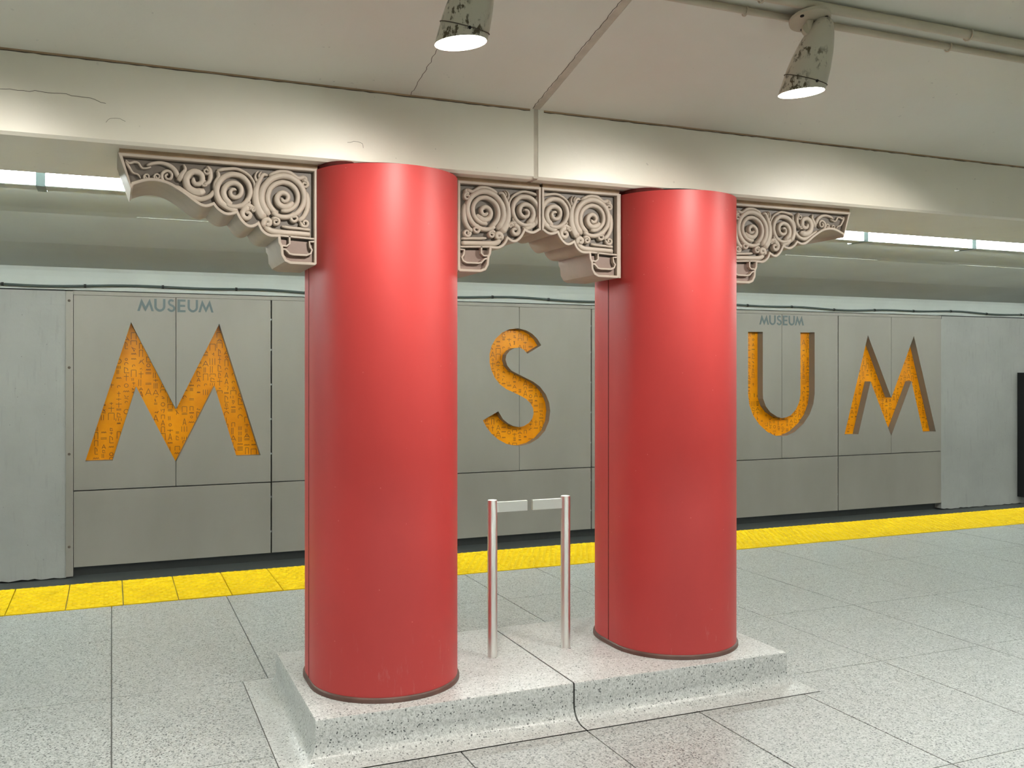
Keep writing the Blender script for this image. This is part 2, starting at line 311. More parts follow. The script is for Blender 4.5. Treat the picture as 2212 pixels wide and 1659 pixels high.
# ------------------------------------------------------------------ dimensions (metres, floor at z = 0)
XA, XB = -9.0, 19.0            # modelled length of the station
ZB, ZBT = 2.42, 2.74           # beam underside / beam top
YB0, YB1 = 3.97, 4.70          # beam front / back face
SL = .244                      # ceiling rises towards the middle of the hall
YE = 7.448                     # platform edge
YW = 11.15                     # face of the track wall panels
XJ = 1.80                      # expansion joint
XC = (1.125, 2.622); RC = .325; YF, YR = 4.12, 4.25   # the two columns (rounded front and rear)
PZ = .166                      # plinth top
def cz(y): return ZBT + SL*(YB0-abs(y))
# ------------------------------------------------------------------ floor
floor = struct(box('floor', XA, XB, -YE, YE, -.30, -.012, M_GROUT))
XS_far = [-2.88, -2.16, -1.44, -.72, 0, .72, 1.30, 1.872, 2.44, 3.03, 3.75, 4.47, 5.19, 5.91, 6.63, 7.35, 8.07, 8.79, 9.51, 10.23]
YS = [-1.66, -.56, .54, 1.64, 2.74, 3.85, 4.83, 5.86, 6.683]
tile_cache = {}
def floor_tile(x0, x1, y0, y1):
    gx, gy = .0030, .0020
    key = (round(x1-x0, 3), round(y1-y0, 3))
    if key not in tile_cache:
        hx, hy = (x1-x0)/2-gx, (y1-y0)/2-gy
        o = box('tile', -hx, hx, -hy, hy, -.012, 0, M_TILE, floor); tile_cache[key] = o.data
    else:
        o = link(bpy.data.objects.new('tile', tile_cache[key]), floor)
    o.location = ((x0+x1)/2, (y0+y1)/2, random.uniform(-.0006, .0004))
for j in range(len(YS)-1):
    y0, y1 = YS[j], YS[j+1]
    for i in range(len(XS_far)-1):
        x0, x1 = XS_far[i], XS_far[i+1]
        if y0 == 3.85:
            if x0 == 0: x1 = .5985
            elif .7 < x0 < 3.0: continue
            elif x0 == 3.03: x0 = 3.13
        if y0 == 2.74:
            if .7 < x0 < 3.0: floor_tile(x0, x1, y0, 3.60); continue
            if x0 == 0:
                prism('tile', [(.0035, 2.742), (.7165, 2.742), (.7165, 3.598), (.5955, 3.598), (.5955, 3.848), (.0035, 3.848)], 'z', -.012, 0, M_TILE, floor); continue
            if x0 == 3.03:
                prism('tile', [(3.0335, 2.742), (3.7465, 2.742), (3.7465, 3.848), (3.130, 3.848), (3.130, 3.598), (3.0335, 3.598)], 'z', -.012, 0, M_TILE, floor); continue
        floor_tile(x0, x1, y0, y1)
box('terrazzo_field', XA, XS_far[0]-.004, -6.683, 6.683, -.012, 0, M_TILE, floor)
box('terrazzo_field', XS_far[-1]+.004, XB, -6.683, 6.683, -.012, 0, M_TILE, floor)
box('terrazzo_field', XS_far[0], XS_far[-1], -6.683, YS[0]-.004, -.012, 0, M_TILE, floor)
# track bed, platform edge face, rails
struct(box('track_bed', XA, XB, YE+.02, YW+.4, -1.35, -1.2, M_TRACK))
struct(box('platform_edge', XA, XB, YE-.03, YE+.015, -1.2, -.012, M_DARK))
for yr in (8.35, 9.82):
    tag(prism('running_rail', [(yr-.07, -1.2), (yr+.07, -1.2), (yr+.07, -1.185), (yr+.012, -1.17), (yr+.012, -1.09), (yr+.035, -1.075), (yr+.035, -1.05), (yr-.035, -1.05), (yr-.035, -1.075), (yr-.012, -1.09), (yr-.012, -1.17), (yr-.07, -1.185)], 'x', XA, XB, M_RAIL),
        'steel running rail down in the track bed below the platform', 'rail', 'track rails')
ledge = struct(box('track_ledge', XA, XB, 10.62, YW+.4, -1.2, -.70, M_DARK))
# ------------------------------------------------------------------ yellow tactile strip
strip = empty('tactile_strip', (0, 0, 0)); tag(strip, 'bright yellow tactile warning strip of domed tiles along the platform edge', 'tactile strip')
TL, TY0, TY1 = .3435, 6.687, YE
def tactile_mesh():
    bm = bmesh.new(); g = .003; y0, y1 = TY0+.002, TY1
    add_prism(bm, [(g, y0), (TL-g, y0), (TL-g, y1), (g, y1)], 'z', -.012, .004)
    nx, ny = 6, 14; n = 8
    for i in range(nx):
        for j in range(ny):
            cx = .0235+(i+(.5 if j % 2 else 0))*(TL-.047)/5.5; cy = y0+.022+(j+.5)*(y1-y0-.03)/ny
            prev = None
            for r, z in ((.0185, .004), (.0165, .0085), (.0105, .0112)):
                ring = [bm.verts.new((cx+r*math.cos(2*math.pi*k/n), cy+r*math.sin(2*math.pi*k/n), z)) for k in range(n)]
                if prev:
                    for k in range(n): bm.faces.new((prev[k], prev[(k+1) % n], ring[(k+1) % n], ring[k]))
                prev = ring
            bm.faces.new(prev)
    return bm
t0 = bm_obj('tactile_tile', tactile_mesh(), M_YEL, strip); t0.location.x = .071 + TL*-12
for i in range(-11, 36):
    o = link(bpy.data.objects.new('tactile_tile', t0.data), strip); o.location.x = .071+TL*i; o.location.z = random.uniform(-.0006, .0006)
strip2 = empty('tactile_strip', (0, 0, 0)); tag(strip2, 'plain yellow warning strip along the opposite platform edge', 'tactile strip')
box('strip_surface', XA, XB, -YE, -6.687, -.012, .006, M_YEL, strip2)
# ------------------------------------------------------------------ ceiling, beam, tunnel vault
def quadslab(name, pts, x0, x1, mat, parent=None):
    return prism(name, pts, 'x', x0, x1, mat, parent)
ridge = .3
ceil = struct(empty('ceiling'))
for x0, x1 in ((XA, XJ-.018), (XJ+.018, XB)):
    quadslab('ceiling_slab', [(YB0-.001, ZBT), (ridge, cz(ridge)), (ridge, cz(ridge)+.2), (YB0-.001, ZBT+.2)], x0, x1, M_CEIL, ceil)
quadslab('joint_strip', [(YB0-.001, ZBT+.0012), (ridge, cz(ridge)+.0012), (ridge, cz(ridge)+.1), (YB0-.001, ZBT+.1)], XJ-.02, XJ+.02, M_JOINT, ceil)
quadslab('ceiling_slab', [(ridge, cz(ridge)), (-ridge, cz(ridge)), (-ridge, cz(ridge)+.2), (ridge, cz(ridge)+.2)], XA, XB, M_CEIL, ceil)
quadslab('ceiling_slab', [(-YB0, ZBT), (-ridge, cz(ridge)), (-ridge, cz(ridge)+.2), (-YB0, ZBT+.2)], XA, XB, M_CEIL, ceil)
beam = struct(empty('beam'))
for x0, x1 in ((XA, XJ-.011), (XJ+.011, XB)):
    prism('beam_face', [(YB0, ZB+.012), (YB0+.014, ZB), (YB1, ZB), (YB1, ZBT+.2), (YB0, ZBT+.2)], 'x', x0, x1, M_BEAM, beam)
box('joint_filler', XJ-.012, XJ+.012, YB0+.0015, YB1-.01, ZB+.003, ZBT+.1, M_JOINT, beam)
def wavy_strip(name, x0, x1, y, zc, h, mat, parent, step=.05, amp=.004, t=.002):
    bm = bmesh.new(); n = int((x1-x0)/step); top, bot = [], []
    for i in range(n+1):
        x = x0+(x1-x0)*i/n; top.append((x, zc+h/2)); bot.append((x, zc-h/2-random.uniform(0, amp)))
    add_prism(bm, top+bot[::-1], 'y', y-t, y+.004); return bm_obj(name, bm, mat, parent)
wavy_strip('caulk_line', XA, XJ-.03, YB0, ZBT-.003, .006, M_STAIN, beam)
wavy_strip('caulk_line', XJ+.04, XB, YB0, ZBT-.003, .006, M_STAIN, beam)
wavy_strip('crack_line', XA, XJ-.03, YB0-.001, ZBT-.008, .0012, M_CRACK, beam, .03, .003)
wavy_strip('crack_line', XJ+.04, XB, YB0-.001, ZBT-.008, .0012, M_CRACK, beam, .03, .003)
def crack(pts, w, parent, y=None, jit=.004):
    """thin crack line on the beam face (y given) or on the sloping ceiling (pts are x,y)"""
    P = []
    for (a, b), (c, d) in zip(pts, pts[1:]):
        n = max(2, int(math.hypot(c-a, d-b)/.02))
        for i in range(n): P.append((a+(c-a)*i/n+random.uniform(-jit, jit), b+(d-b)*i/n+random.uniform(-jit, jit)))
    P.append(pts[-1]); V, F = [], []
    for i, p in enumerate(P):
        q = P[min(i+1, len(P)-1)]; o = P[max(i-1, 0)]; dx, dy = q[0]-o[0], q[1]-o[1]; L = math.hypot(dx, dy) or 1
        nx, ny = -dy/L*w, dx/L*w
        for s in (-1, 1):
            a, b = p[0]+s*nx, p[1]+s*ny
            V.append((a, y-.0008, b) if y is not None else (a, b, cz(b)-.0008))
    for i in range(len(P)-1): F.append((2*i, 2*i+1, 2*i+3, 2*i+2))
    mesh('crack', V, F, M_CRACK, parent)
crack([(-.75, 2.60), (-.45, 2.585), (-.22, 2.59), (-.1, 2.588), (-.02, 2.57)], .0009, beam, YB0, .003)
crack([(-.02, 2.497), (-.005, 2.513), (.03, 2.517), (.05, 2.508)], .0006, beam, YB0, .0015)
crack([(.92, 2.505), (.95, 2.515), (.985, 2.51), (.99, 2.49)], .0007, beam, YB0, .002)
crack([(1.20, 3.965), (1.205, 3.70), (1.19, 3.4), (1.18, 3.2)], .0012, ceil, None, .004)
crack([(XJ-.022, 3.965), (XJ-.021, 3.3), (XJ-.022, 2.4), (XJ-.021, 1.6)], .0016, ceil, None, .003)
# slab behind the beam, tunnel vault and the far wall
vault = struct(empty('tunnel_vault'))
VP = [(7.162, 2.842), (7.8, 2.850), (8.6, 2.852), (8.8, 2.845), (9.3, 2.785), (9.8, 2.715), (10.4, 2.66), (11.0, 2.610), (11.035, 2.575), (11.075, 2.52), (11.11, 2.46), (11.15, 2.386)]
prism('vault_surface', VP+[(11.6, 2.386), (11.6, 3.2), (7.162, 3.2)], 'x', XA, XB, M_VAULT, vault)
box('platform_soffit', XA, XB, YB1, 6.93, 2.885, 3.2, M_VAULT, vault)
box('light_slot', XA, XB, 6.93, 7.162, 2.93, 3.2, M_VAULT, vault)
for yy, zz in ((8.75, 2.847),):     # shutter-board lines on the vault
    for xa in (-3.0, .2, 4.6, 7.1, 9.8, 12.2):
        L = random.uniform(1.0, 1.8); box('board_ridge', xa, xa+L, yy, yy+.006, zz-.0025, zz+.003, M_VAULT, vault)
wall = struct(empty('wall_far'))
wl = -.3825; wr = 12.115
def irregular_wall(x0, x1):
    bm = bmesh.new(); n = int((x1-x0)/.06); bot = []
    for i in range(n+1):
        x = x0+(x1-x0)*i/n; bot.append((x, -.685+random.uniform(-.012, .012)))
    add_prism(bm, bot+[(x1, 2.30), (x0, 2.30)], 'y', YW+.012, YW+.4); bm_obj('concrete_face', bm, M_CONC, wall)
    box('concrete_cap', x0, x1, YW+.004, YW+.4, 2.225, 2.372, M_CONC, wall)
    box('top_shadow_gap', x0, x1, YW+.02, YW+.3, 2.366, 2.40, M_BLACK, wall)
irregular_wall(XA, wl-.065); irregular_wall(wr, XB)
box('wall_backing', XA, XB, YW+.14, YW+.42, -1.2, 2.40, M_DARK, wall)
tr = struct(empty('trim_1'))
box('edge_trim', wl-.068, wl+.005, YW-.004, YW+.14, -.68, 2.372, M_PANEL, tr, .003)
for z in (2.27, 1.555, .63, -.36):
    lathe('bolt_head', [(.014, 0), (.013, .008), (.008, .012)], M_CRACK, tr, 10, Matrix.Translation((wl-.034, YW-.004, z)) @ Matrix.Rotation(math.radians(90), 4, 'X'))
trR = struct(box('trim_2', wr-.03, wr+.03, YW+.002, YW+.14, -.56, 2.33, M_CONC))
# opposite side of the hall (behind the camera), kept simple
struct(box('beam_opposite', XA, XB, -YB1, -YB0, ZB, ZBT+.2, M_BEAM))
struct(box('soffit_opposite', XA, XB, -7.42, -YB1, 2.93, 3.1, M_VAULT))
struct(box('vault_opposite', XA, XB, -11.6, -7.42, 2.80, 3.1, M_VAULT))
struct(box('wall_back', XA, XB, -11.6, -11.15, -1.35, 2.80, M_CONC))
struct(box('track_bed_opposite', XA, XB, -11.15, -YE, -1.35, -1.2, M_TRACK))
struct(box('end_closure_left', XA-.2, XA, -11.6, 11.6, -1.35, 4.2, M_CONC)); struct(box('end_closure_right', XB, XB+.2, -11.6, 11.6, -1.35, 4.2, M_CONC))  # unseen walls added to close the open tunnel ends against outside light
# ------------------------------------------------------------------ fluorescent run above the platform edge
FP = 1.402
def fixture_proto():
    e = empty('fluorescent_light')
    # a trough hung over the platform edge: luminous diffuser on either side, enamelled tray below, housing above
    ya, yb, z0, z1 = 6.95, 7.15, 2.752, 2.836
    box('diffuser', .03, FP-.03, ya, ya+.012, z0+.002, z1, M_TUBE, e)
    prism('diffuser', [(yb, z1), (yb-.055, z0+.002), (yb-.067, z0+.002), (yb-.012, z1)], 'x', .03, FP-.03, M_TUBE, e)
    prism('tray', [(ya-.004, z0+.002), (ya-.004, z0-.004), (yb-.05, z0-.004), (yb-.05, z0+.002)], 'x', 0, FP, M_FIXT, e)
    box('housing', 0, FP, ya-.006, yb+.006, z1, 2.93, M_FIXT, e)
    for x in (0, FP-.029): box('end_cap', x, x+.029, ya-.008, yb+.008, z0-.006, z1+.004, M_FIXD, e)
    return e
fx = fixture_proto(); fx.location.x = -.43-FP*6
tag(fx, 'glowing white fluorescent strip light above the platform edge behind the beam', 'strip light', 'fluorescent run above the platform edge')
for i in range(-5, 13):
    c = copy_tree(fx); c.location.x = -.43+FP*i
fo = copy_tree(fx); fo.rotation_euler.z = math.pi; fo.location.x = -.43-FP*5
tag(fo, 'fluorescent strip light above the opposite platform edge', 'strip light', 'fluorescent run on the opposite side')
for i in range(-4, 14):
    c = copy_tree(fo); c.location.x = -.43+FP*i
# ------------------------------------------------------------------ lettered wall panels
ZS, ZT, ZBOT = .233, 2.332, -.584
PITCH, X0 = 2.081, .660
def in_poly(x, y, P):
    r = False; j = len(P)-1
    for i in range(len(P)):
        if (P[i][1] > y) != (P[j][1] > y) and x < (P[j][0]-P[i][0])*(y-P[i][1])/(P[j][1]-P[i][1])+P[i][0]: r = not r
        j = i
    return r
def cut_panel(name, x0, x1, poly, parent):
    o = box(name, x0, x1, YW, YW+.125, ZS+.006, ZT, M_PANEL)
    bm = bmesh.new(); add_prism(bm, poly, 'y', YW-.1, YW+.3); cutter = bm_obj('cutter', bm, M_PANEL)
    md = o.modifiers.new('cut', 'BOOLEAN'); md.object = cutter; md.operation = 'DIFFERENCE'; md.solver = 'EXACT'
    bpy.context.view_layer.update(); dg = bpy.context.evaluated_depsgraph_get()
    me = bpy.data.meshes.new_from_object(o.evaluated_get(dg)); o.modifiers.clear(); o.data = me
    bpy.data.objects.remove(cutter, do_unlink=True); o.parent = parent; return o
def glyphs(bm, poly, cx, y):
    """columns of small pseudo-hieroglyph strokes inside the letter outline"""
    xs = [p[0] for p in poly]; zs = [p[1] for p in poly]
    def seg(a, b, w=.0032):
        dx, dz = b[0]-a[0], b[1]-a[1]; L = math.hypot(dx, dz) or 1; nx, nz = -dz/L*w, dx/L*w
        vs = [bm.verts.new((cx+q[0], y, q[1])) for q in ((a[0]+nx, a[1]+nz), (b[0]+nx, b[1]+nz), (b[0]-nx, b[1]-nz), (a[0]-nx, a[1]-nz))]
        bm.faces.new(vs)
    x = min(xs)+.03
    while x < max(xs):
        z = max(zs)-.02
        while z > min(zs):
            h = random.choice((.03, .045, .06, .075)); gw = random.choice((.035, .05, .06))
            if in_poly(x, z-h/2, poly) and random.random() < .86:
                k = random.randrange(9); R = lambda a, b: random.uniform(a, b)
                if k == 0:
                    for q in range(random.choice((2, 3))): seg((x-gw/2+q*gw/2.2, z), (x-gw/2+q*gw/2.2, z-h))
                elif k == 1:
                    for q in range(random.choice((2, 3, 4))): seg((x-gw/2, z-q*.013), (x+gw/2, z-q*.013))
                elif k == 2:
                    pts = [(x-gw/2+gw*i/6, z-h*.4+(.008 if i % 2 else -.008)) for i in range(7)]
                    for a, b in zip(pts, pts[1:]): seg(a, b)
                elif k == 3:
                    r = min(gw, h)*.42; pts = [(x+r*math.cos(i*.785), z-h/2+r*math.sin(i*.785)) for i in range(random.choice((6, 9)))]
                    for a, b in zip(pts, pts[1:]): seg(a, b)
                elif k == 4:
                    seg((x-gw/2, z), (x+gw/2, z)); seg((x-gw/2, z), (x-gw/2, z-h)); seg((x+gw/2, z), (x+gw/2, z-h))
                elif k == 5:
                    seg((x, z), (x, z-h)); seg((x-gw/2, z-h*.35), (x+gw/2, z-h*.35)); 
                elif k == 6:
                    seg((x-gw/2, z-h), (x, z)); seg((x, z), (x+gw/2, z-h)); seg((x-gw/3, z-h*.7), (x+gw/3, z-h*.7))
                elif k == 7:
                    seg((x-gw/3, z), (x-gw/3, z-h)); seg((x-gw/3, z), (x+gw/4, z-h*.25)); seg((x+gw/4, z-h*.25), (x+gw/4, z-h*.6)); seg((x-gw/3, z-h), (x+gw/2, z-h))
                else:
                    for q in range(3): seg((x+R(-gw/2, gw/2), z-R(0, h)), (x+R(-gw/2, gw/2), z-R(0, h)))
            z -= h+.014
        x += .076
def letter_panel(k, poly, text, label):
    cx = X0+PITCH*k; e = empty('letter_panel'); tag(e, label, 'wall panel', 'lettered wall panels')
    P = [(cx+x, z) for x, z in poly]; g = .006; hw = PITCH/2-.008
    cut_panel('upper_panel', cx-hw, cx-g/2, P, e); cut_panel('upper_panel', cx+g/2, cx+hw, P, e)
    box('lower_panel', cx-hw, cx+hw, YW, YW+.06, ZBOT, ZS-.006, M_PANEL, e, .002)
    box('top_rail', cx-PITCH/2, cx+PITCH/2, YW+.006, YW+.12, ZT+.003, 2.378, M_PANEL, e, .003)
    xs = [p[0] for p in poly]; zs = [p[1] for p in poly]
    lt = box('letter', cx+min(xs)-.03, cx+max(xs)+.03, YW+.122, YW+.135, min(zs)-.03, max(zs)+.02, M_AMBER, e)
    lt['label'] = 'amber recessed letter with dark hieroglyph print'
    bm = bmesh.new(); glyphs(bm, poly, cx, YW+.1212); gl = bm_obj('hieroglyph_print', bm, M_GLYPH, lt); gl['kind'] = 'stuff'
    for z in (-.35, .05, .55, .95, 1.35, 1.75, 2.1):
        box('gap_clip', cx+hw+.003, cx+PITCH/2+.005, YW+.012, YW+.05, z, z+.02, M_FIXT, e)
    if text:
        spec = ((937, 1047, L_M), (1050, 1125, L_U), (1137, 1192, L_S), (1207, 1262, L_E), (1276, 1348, L_U), (1350, 1456, L_M))
        sc = .80/519
        for a, b, pl in spec:
            x0 = cx+(a-1196.5)*sc; x1 = cx+(b-1196.5)*sc
            px = [p[0] for p in pl]; pz = [p[1] for p in pl]
            Q = [(x0+(x1-x0)*(p[0]-min(px))/(max(px)-min(px)), 2.172+.142*(p[1]-min(pz))/(max(pz)-min(pz))) for p in pl]
            prism('sign_letter', Q, 'y', YW-.003, YW+.002, M_SIGN, e)
    rebase(e, (cx, YW, ZBOT))
letter_panel(0, L_M, True, 'satin metal wall panel with amber letter M under small MUSEUM lettering, beside bolted edge trim')
letter_panel(1, L_U, False, 'satin metal wall panel with amber U, no small lettering, next to the first M')
letter_panel(2, L_S, False, 'satin metal wall panel with amber letter S seen between the two red columns')
letter_panel(3, L_E, False, 'satin metal wall panel with amber letter E behind a red column')
letter_panel(4, L_U, True, 'satin metal wall panel with amber letter U under small MUSEUM lettering')
letter_panel(5, L_M, False, 'satin metal wall panel with amber letter M and no small lettering, ending at bare concrete')
# cable along the vault foot
pts = []; x = XA
while x < XB:
    pts.append((x, 11.075, 2.432+.012*math.sin(x*1.7)+.008*math.sin(x*4.1+1))); x += .12
cab = tube('wall_cable', pts, .0125, M_CABLE, None, 8)
tag(cab, 'dark sagging cable clipped along the vault foot above the wall panels', 'cable')
for x in [i*.78-2.6 for i in range(24)]:
    z = 2.432+.012*math.sin(x*1.7)+.008*math.sin(x*4.1+1)
    tube('cable_clip', [(x-.012, 11.075, z), (x+.012, 11.075, z)], .0185, M_BLACK, cab, 8)
# black notice board on the track wall
bd = empty('notice_board'); tag(bd, 'tall black framed board fixed to the concrete track wall past the last M', 'board')
box('frame', 13.80, 15.9, 11.0, 11.16, -.575, 1.475, M_BOARD, bd, .006)
box('front_sheet', 13.87, 15.83, 10.992, 11.0, -.50, 1.40, M_BOARD, bd)
for z in (-.36, .45, 1.3):
    for xx in (13.835, 15.865): lathe('screw', [(.012, 0), (.010, .005), (.004, .006)], M_STEEL, bd, 10, Matrix.Translation((xx, 11.0, z)) @ Matrix.Rotation(math.radians(90), 4, 'X'))
rebase(bd, (14.85, 11.08, -.575))
# ------------------------------------------------------------------ plinth
pl = empty('plinth'); tag(pl, 'low speckled terrazzo plinth with coved foot carrying both red columns', 'plinth')
PX0, PX1, PY0, PY1 = .737, 3.03, 3.723, 4.685
SX0, SX1, SY0, SY1 = .599, 3.127, 3.604, 4.826
def plinth_half(x0, x1, side):
    # rings of the profile from the flat skirt up to the top; the crack side stays vertical
    prof = [('s', .001), (.075, .0025), (.052, .006), (.034, .013), (.020, .024), (.010, .038), (.003, .055), (0, .075), (0, PZ-.008), (-.003, PZ-.002), (-.009, PZ)]
    V, F = [], []
    for d, z in prof:
        if d == 's': a, b, c, e = (SX0, x1, SY0, SY1) if side < 0 else (x0, SX1, SY0, SY1)
        else:
            dd = d
            a = x0-dd if side < 0 else x0; b = x1+dd if side > 0 else x1; c = PY0-dd; e = PY1+dd
            if side < 0: a = max(a, SX0)
            else: b = min(b, SX1)
        V += [(a, c, z), (b, c, z), (b, e, z), (a, e, z)]
    for j in range(len(prof)-1):
        for i in range(4):
            k = (i+1) % 4; F.append((4*j+i, 4*j+k, 4*j+4+k, 4*j+4+i))
    F.append(tuple(4*(len(prof)-1)+i for i in range(4))); F.append((3, 2, 1, 0))
    o = mesh('plinth_block', V, F, M_PLINTH, pl, True); autosmooth(o, 40)
plinth_half(PX0, 1.868, -1); plinth_half(1.876, PX1, 1)
for zz in (0,):
    box('crack_filler', 1.8675, 1.8765, PY0+.004, PY1-.004, .02, PZ-.004, M_BLACK, pl)
    box('crack_filler', 1.8675, 1.8765, SY0, PY0+.01, -.01, .001, M_BLACK, pl)
rebase(pl, (1.872, 4.2, 0))
# ------------------------------------------------------------------ columns
def stadium(xc, r, n=40, yf=YF, yr=YR, a0=0, a1=360):
    P = []
    for i in range(n+1):
        a = math.radians(180+180*i/n); P.append((xc+r*math.cos(a), yf+r*math.sin(a)))
    for i in range(n+1):
        a = math.radians(180*i/n); P.append((xc+r*math.cos(a), yr+r*math.sin(a)))
    return P
def column(xc, label):
    e = empty('column'); tag(e, label, 'column', 'red columns on the plinth')
    full = stadium(xc, RC, 48); n = 49; ym = (YF+YR)/2
    for nm, pts in (('front_shell', [(xc-RC, ym-.002)]+full[:n]+[(xc+RC, ym-.002)]), ('rear_shell', [(xc+RC, ym+.002)]+full[n:]+[(xc-RC, ym+.002)])):
        bm = bmesh.new(); add_prism(bm, pts, 'z', PZ+.006, 2.398); o = bm_obj(nm, bm, M_RED, e, True); autosmooth(o, 30)
    for sx in (-1, 1): box('seam', xc+sx*RC-.0012, xc+sx*RC+.0012, ym-.003, ym+.003, PZ+.02, 2.39, M_REDDARK, e)
    ring = stadium(xc, RC+.009, 48); bm = bmesh.new()
    o_, i_ = ring, stadium(xc, RC-.004, 48); N = len(o_); loops = []
    for P, z in ((o_, PZ), (stadium(xc, RC+.0085, 48), PZ+.014), (stadium(xc, RC+.004, 48), PZ+.021), (i_, PZ+.022)):
        loops.append([bm.verts.new((p[0], p[1], z)) for p in P])
    for A, B in zip(loops, loops[1:]):
        for k in range(N): bm.faces.new((A[k], A[(k+1) % N], B[(k+1) % N], B[k]))
    bo = bm_obj('base_ring', bm, M_RUBBER, e, True); bo['label'] = 'dark brown rubber ring at the foot of the column'
    # torn lining that fills the gap under the beam
    bm = bmesh.new(); P = stadium(xc, RC-.05, 20, YF+.06, YR); top, bot = [], []
    for p in P: top.append(bm.verts.new((p[0], p[1], ZB+.003))); bot.append(bm.verts.new((p[0], p[1], 2.39)))
    for k in range(len(P)): bm.faces.new((top[k], bot[k], bot[(k+1) % len(P)], top[(k+1) % len(P)]))
    bm_obj('gap_lining', bm, M_BLACK, e)
    # ragged red remnant standing at the rear left of the gap
    pts = []
    for i in range(13):
        a = math.radians(176+58*i/12); pts.append((xc+(RC-.012)*math.cos(a), YF+(RC-.012)*math.sin(a), 2.396+.024*math.sin(math.pi*i/12)**.5))
    V = [(x, y, 2.38) for x, y, z in pts]+[(x, y, z) for x, y, z in pts]; F = [(i, i+1, 14+i, 13+i) for i in range(12)]
    mesh('torn_lining', V, F, M_REDDARK, e)
    rebase(e, (xc, (YF+YR)/2, PZ)); return e
column(XC[0], 'glossy red round-fronted column standing on the plinth between the amber M and S panels')
column(XC[1], 'glossy red round-fronted column standing on the plinth between the amber S and U panels')
# ------------------------------------------------------------------ carved brackets
YFc, YBk = 4.05, 4.39
def catmull(P, step=4.0):
    out = []
    for i in range(len(P)-1):
        p0, p1, p2, p3 = P[max(i-1, 0)], P[i], P[i+1], P[min(i+2, len(P)-1)]
        n = max(2, int(math.hypot(p2[0]-p1[0], p2[1]-p1[1])/step))
        for k in range(n):
            t = k/n; out.append(tuple(.5*((2*p1[c])+(-p0[c]+p2[c])*t+(2*p0[c]-5*p1[c]+4*p2[c]-p3[c])*t*t+(-p0[c]+3*p1[c]-3*p2[c]+p3[c])*t**3) for c in (0, 1)))
    out.append(P[-1]); return out
def ribbon(name, P, w0, w1, h, mat, parent, fx_, pmax, flat=False, base=.030, taper=True):
    """raised moulding on the bracket face following path P (mm), half widths w0..w1 mm, height h mm"""
    Q = P if flat else catmull(P)
    idx = [i for i, p in enumerate(Q) if pmax is None or p[0] <= pmax]
    if len(idx) < 3: 
        if not flat or len(idx) < 2: return
    a, b = idx[0], idx[-1]; Q2 = Q[a:b+1]; n = len(Q)
    sec = [(-1, 0), (-.97, .6), (-.75, .93), (-.2, 1), (.2, 1), (.4, .97), (.58, .94), (.75, .9), (.97, .6), (1, 0)] if not flat else [(-1, 0), (-1, .8), (-.8, 1), (.8, 1), (1, .8), (1, 0)]
    V, F = [], []; m = len(sec)
    for i, p in enumerate(Q2):
        t = (a+i)/max(1, n-1)
        A = Q2[max(i-1, 0)]; B = Q2[min(i+1, len(Q2)-1)]; dx, dq = B[0]-A[0], B[1]-A[1]; L = math.hypot(dx, dq) or 1
        nx, nq = -dq/L, dx/L; w = w0+(w1-w0)*t; hh = h
        if taper and not flat:
            e = min(1, (t*n+1.0)/5, ((1-t)*n+1.5)/4); w *= .45+.55*e; hh *= .6+.4*e
        for sx, sz in sec:
            pp = p[0]+nx*w*sx; qq = p[1]+nq*w*sx
            if pmax is not None: pp = min(pp, pmax)
            V.append((fx_(pp), YFc+base-hh*sz/1000, ZB-qq/1000))
    for i in range(len(Q2)-1):
        for k in range(m-1): F.append((i*m+k, i*m+k+1, (i+1)*m+k+1, (i+1)*m+k))
    F.append(tuple(range(m))); F.append(tuple((len(Q2)-1)*m+k for k in range(m)))
    o = mesh(name, V, F, mat, parent, not flat)
    if not flat: autosmooth(o, 60)
    return o
def inset(P, d):
    n = len(P); out = []
    for i in range(n):
        a, b, c = P[i-1], P[i], P[(i+1) % n]
        def nrm(u, v):
            L = math.hypot(v[0]-u[0], v[1]-u[1]) or 1; return (-(v[1]-u[1])/L, (v[0]-u[0])/L)
        n1, n2 = nrm(a, b), nrm(b, c); s = (n1[0]+n2[0], n1[1]+n2[1]); L2 = s[0]**2+s[1]**2 or 1
        k = min(2/L2, 1.6); out.append((b[0]+s[0]*d*k, b[1]+s[1]*d*k))
    return out
def area(P): return sum(P[i-1][0]*P[i][1]-P[i][0]*P[i-1][1] for i in range(len(P)))/2
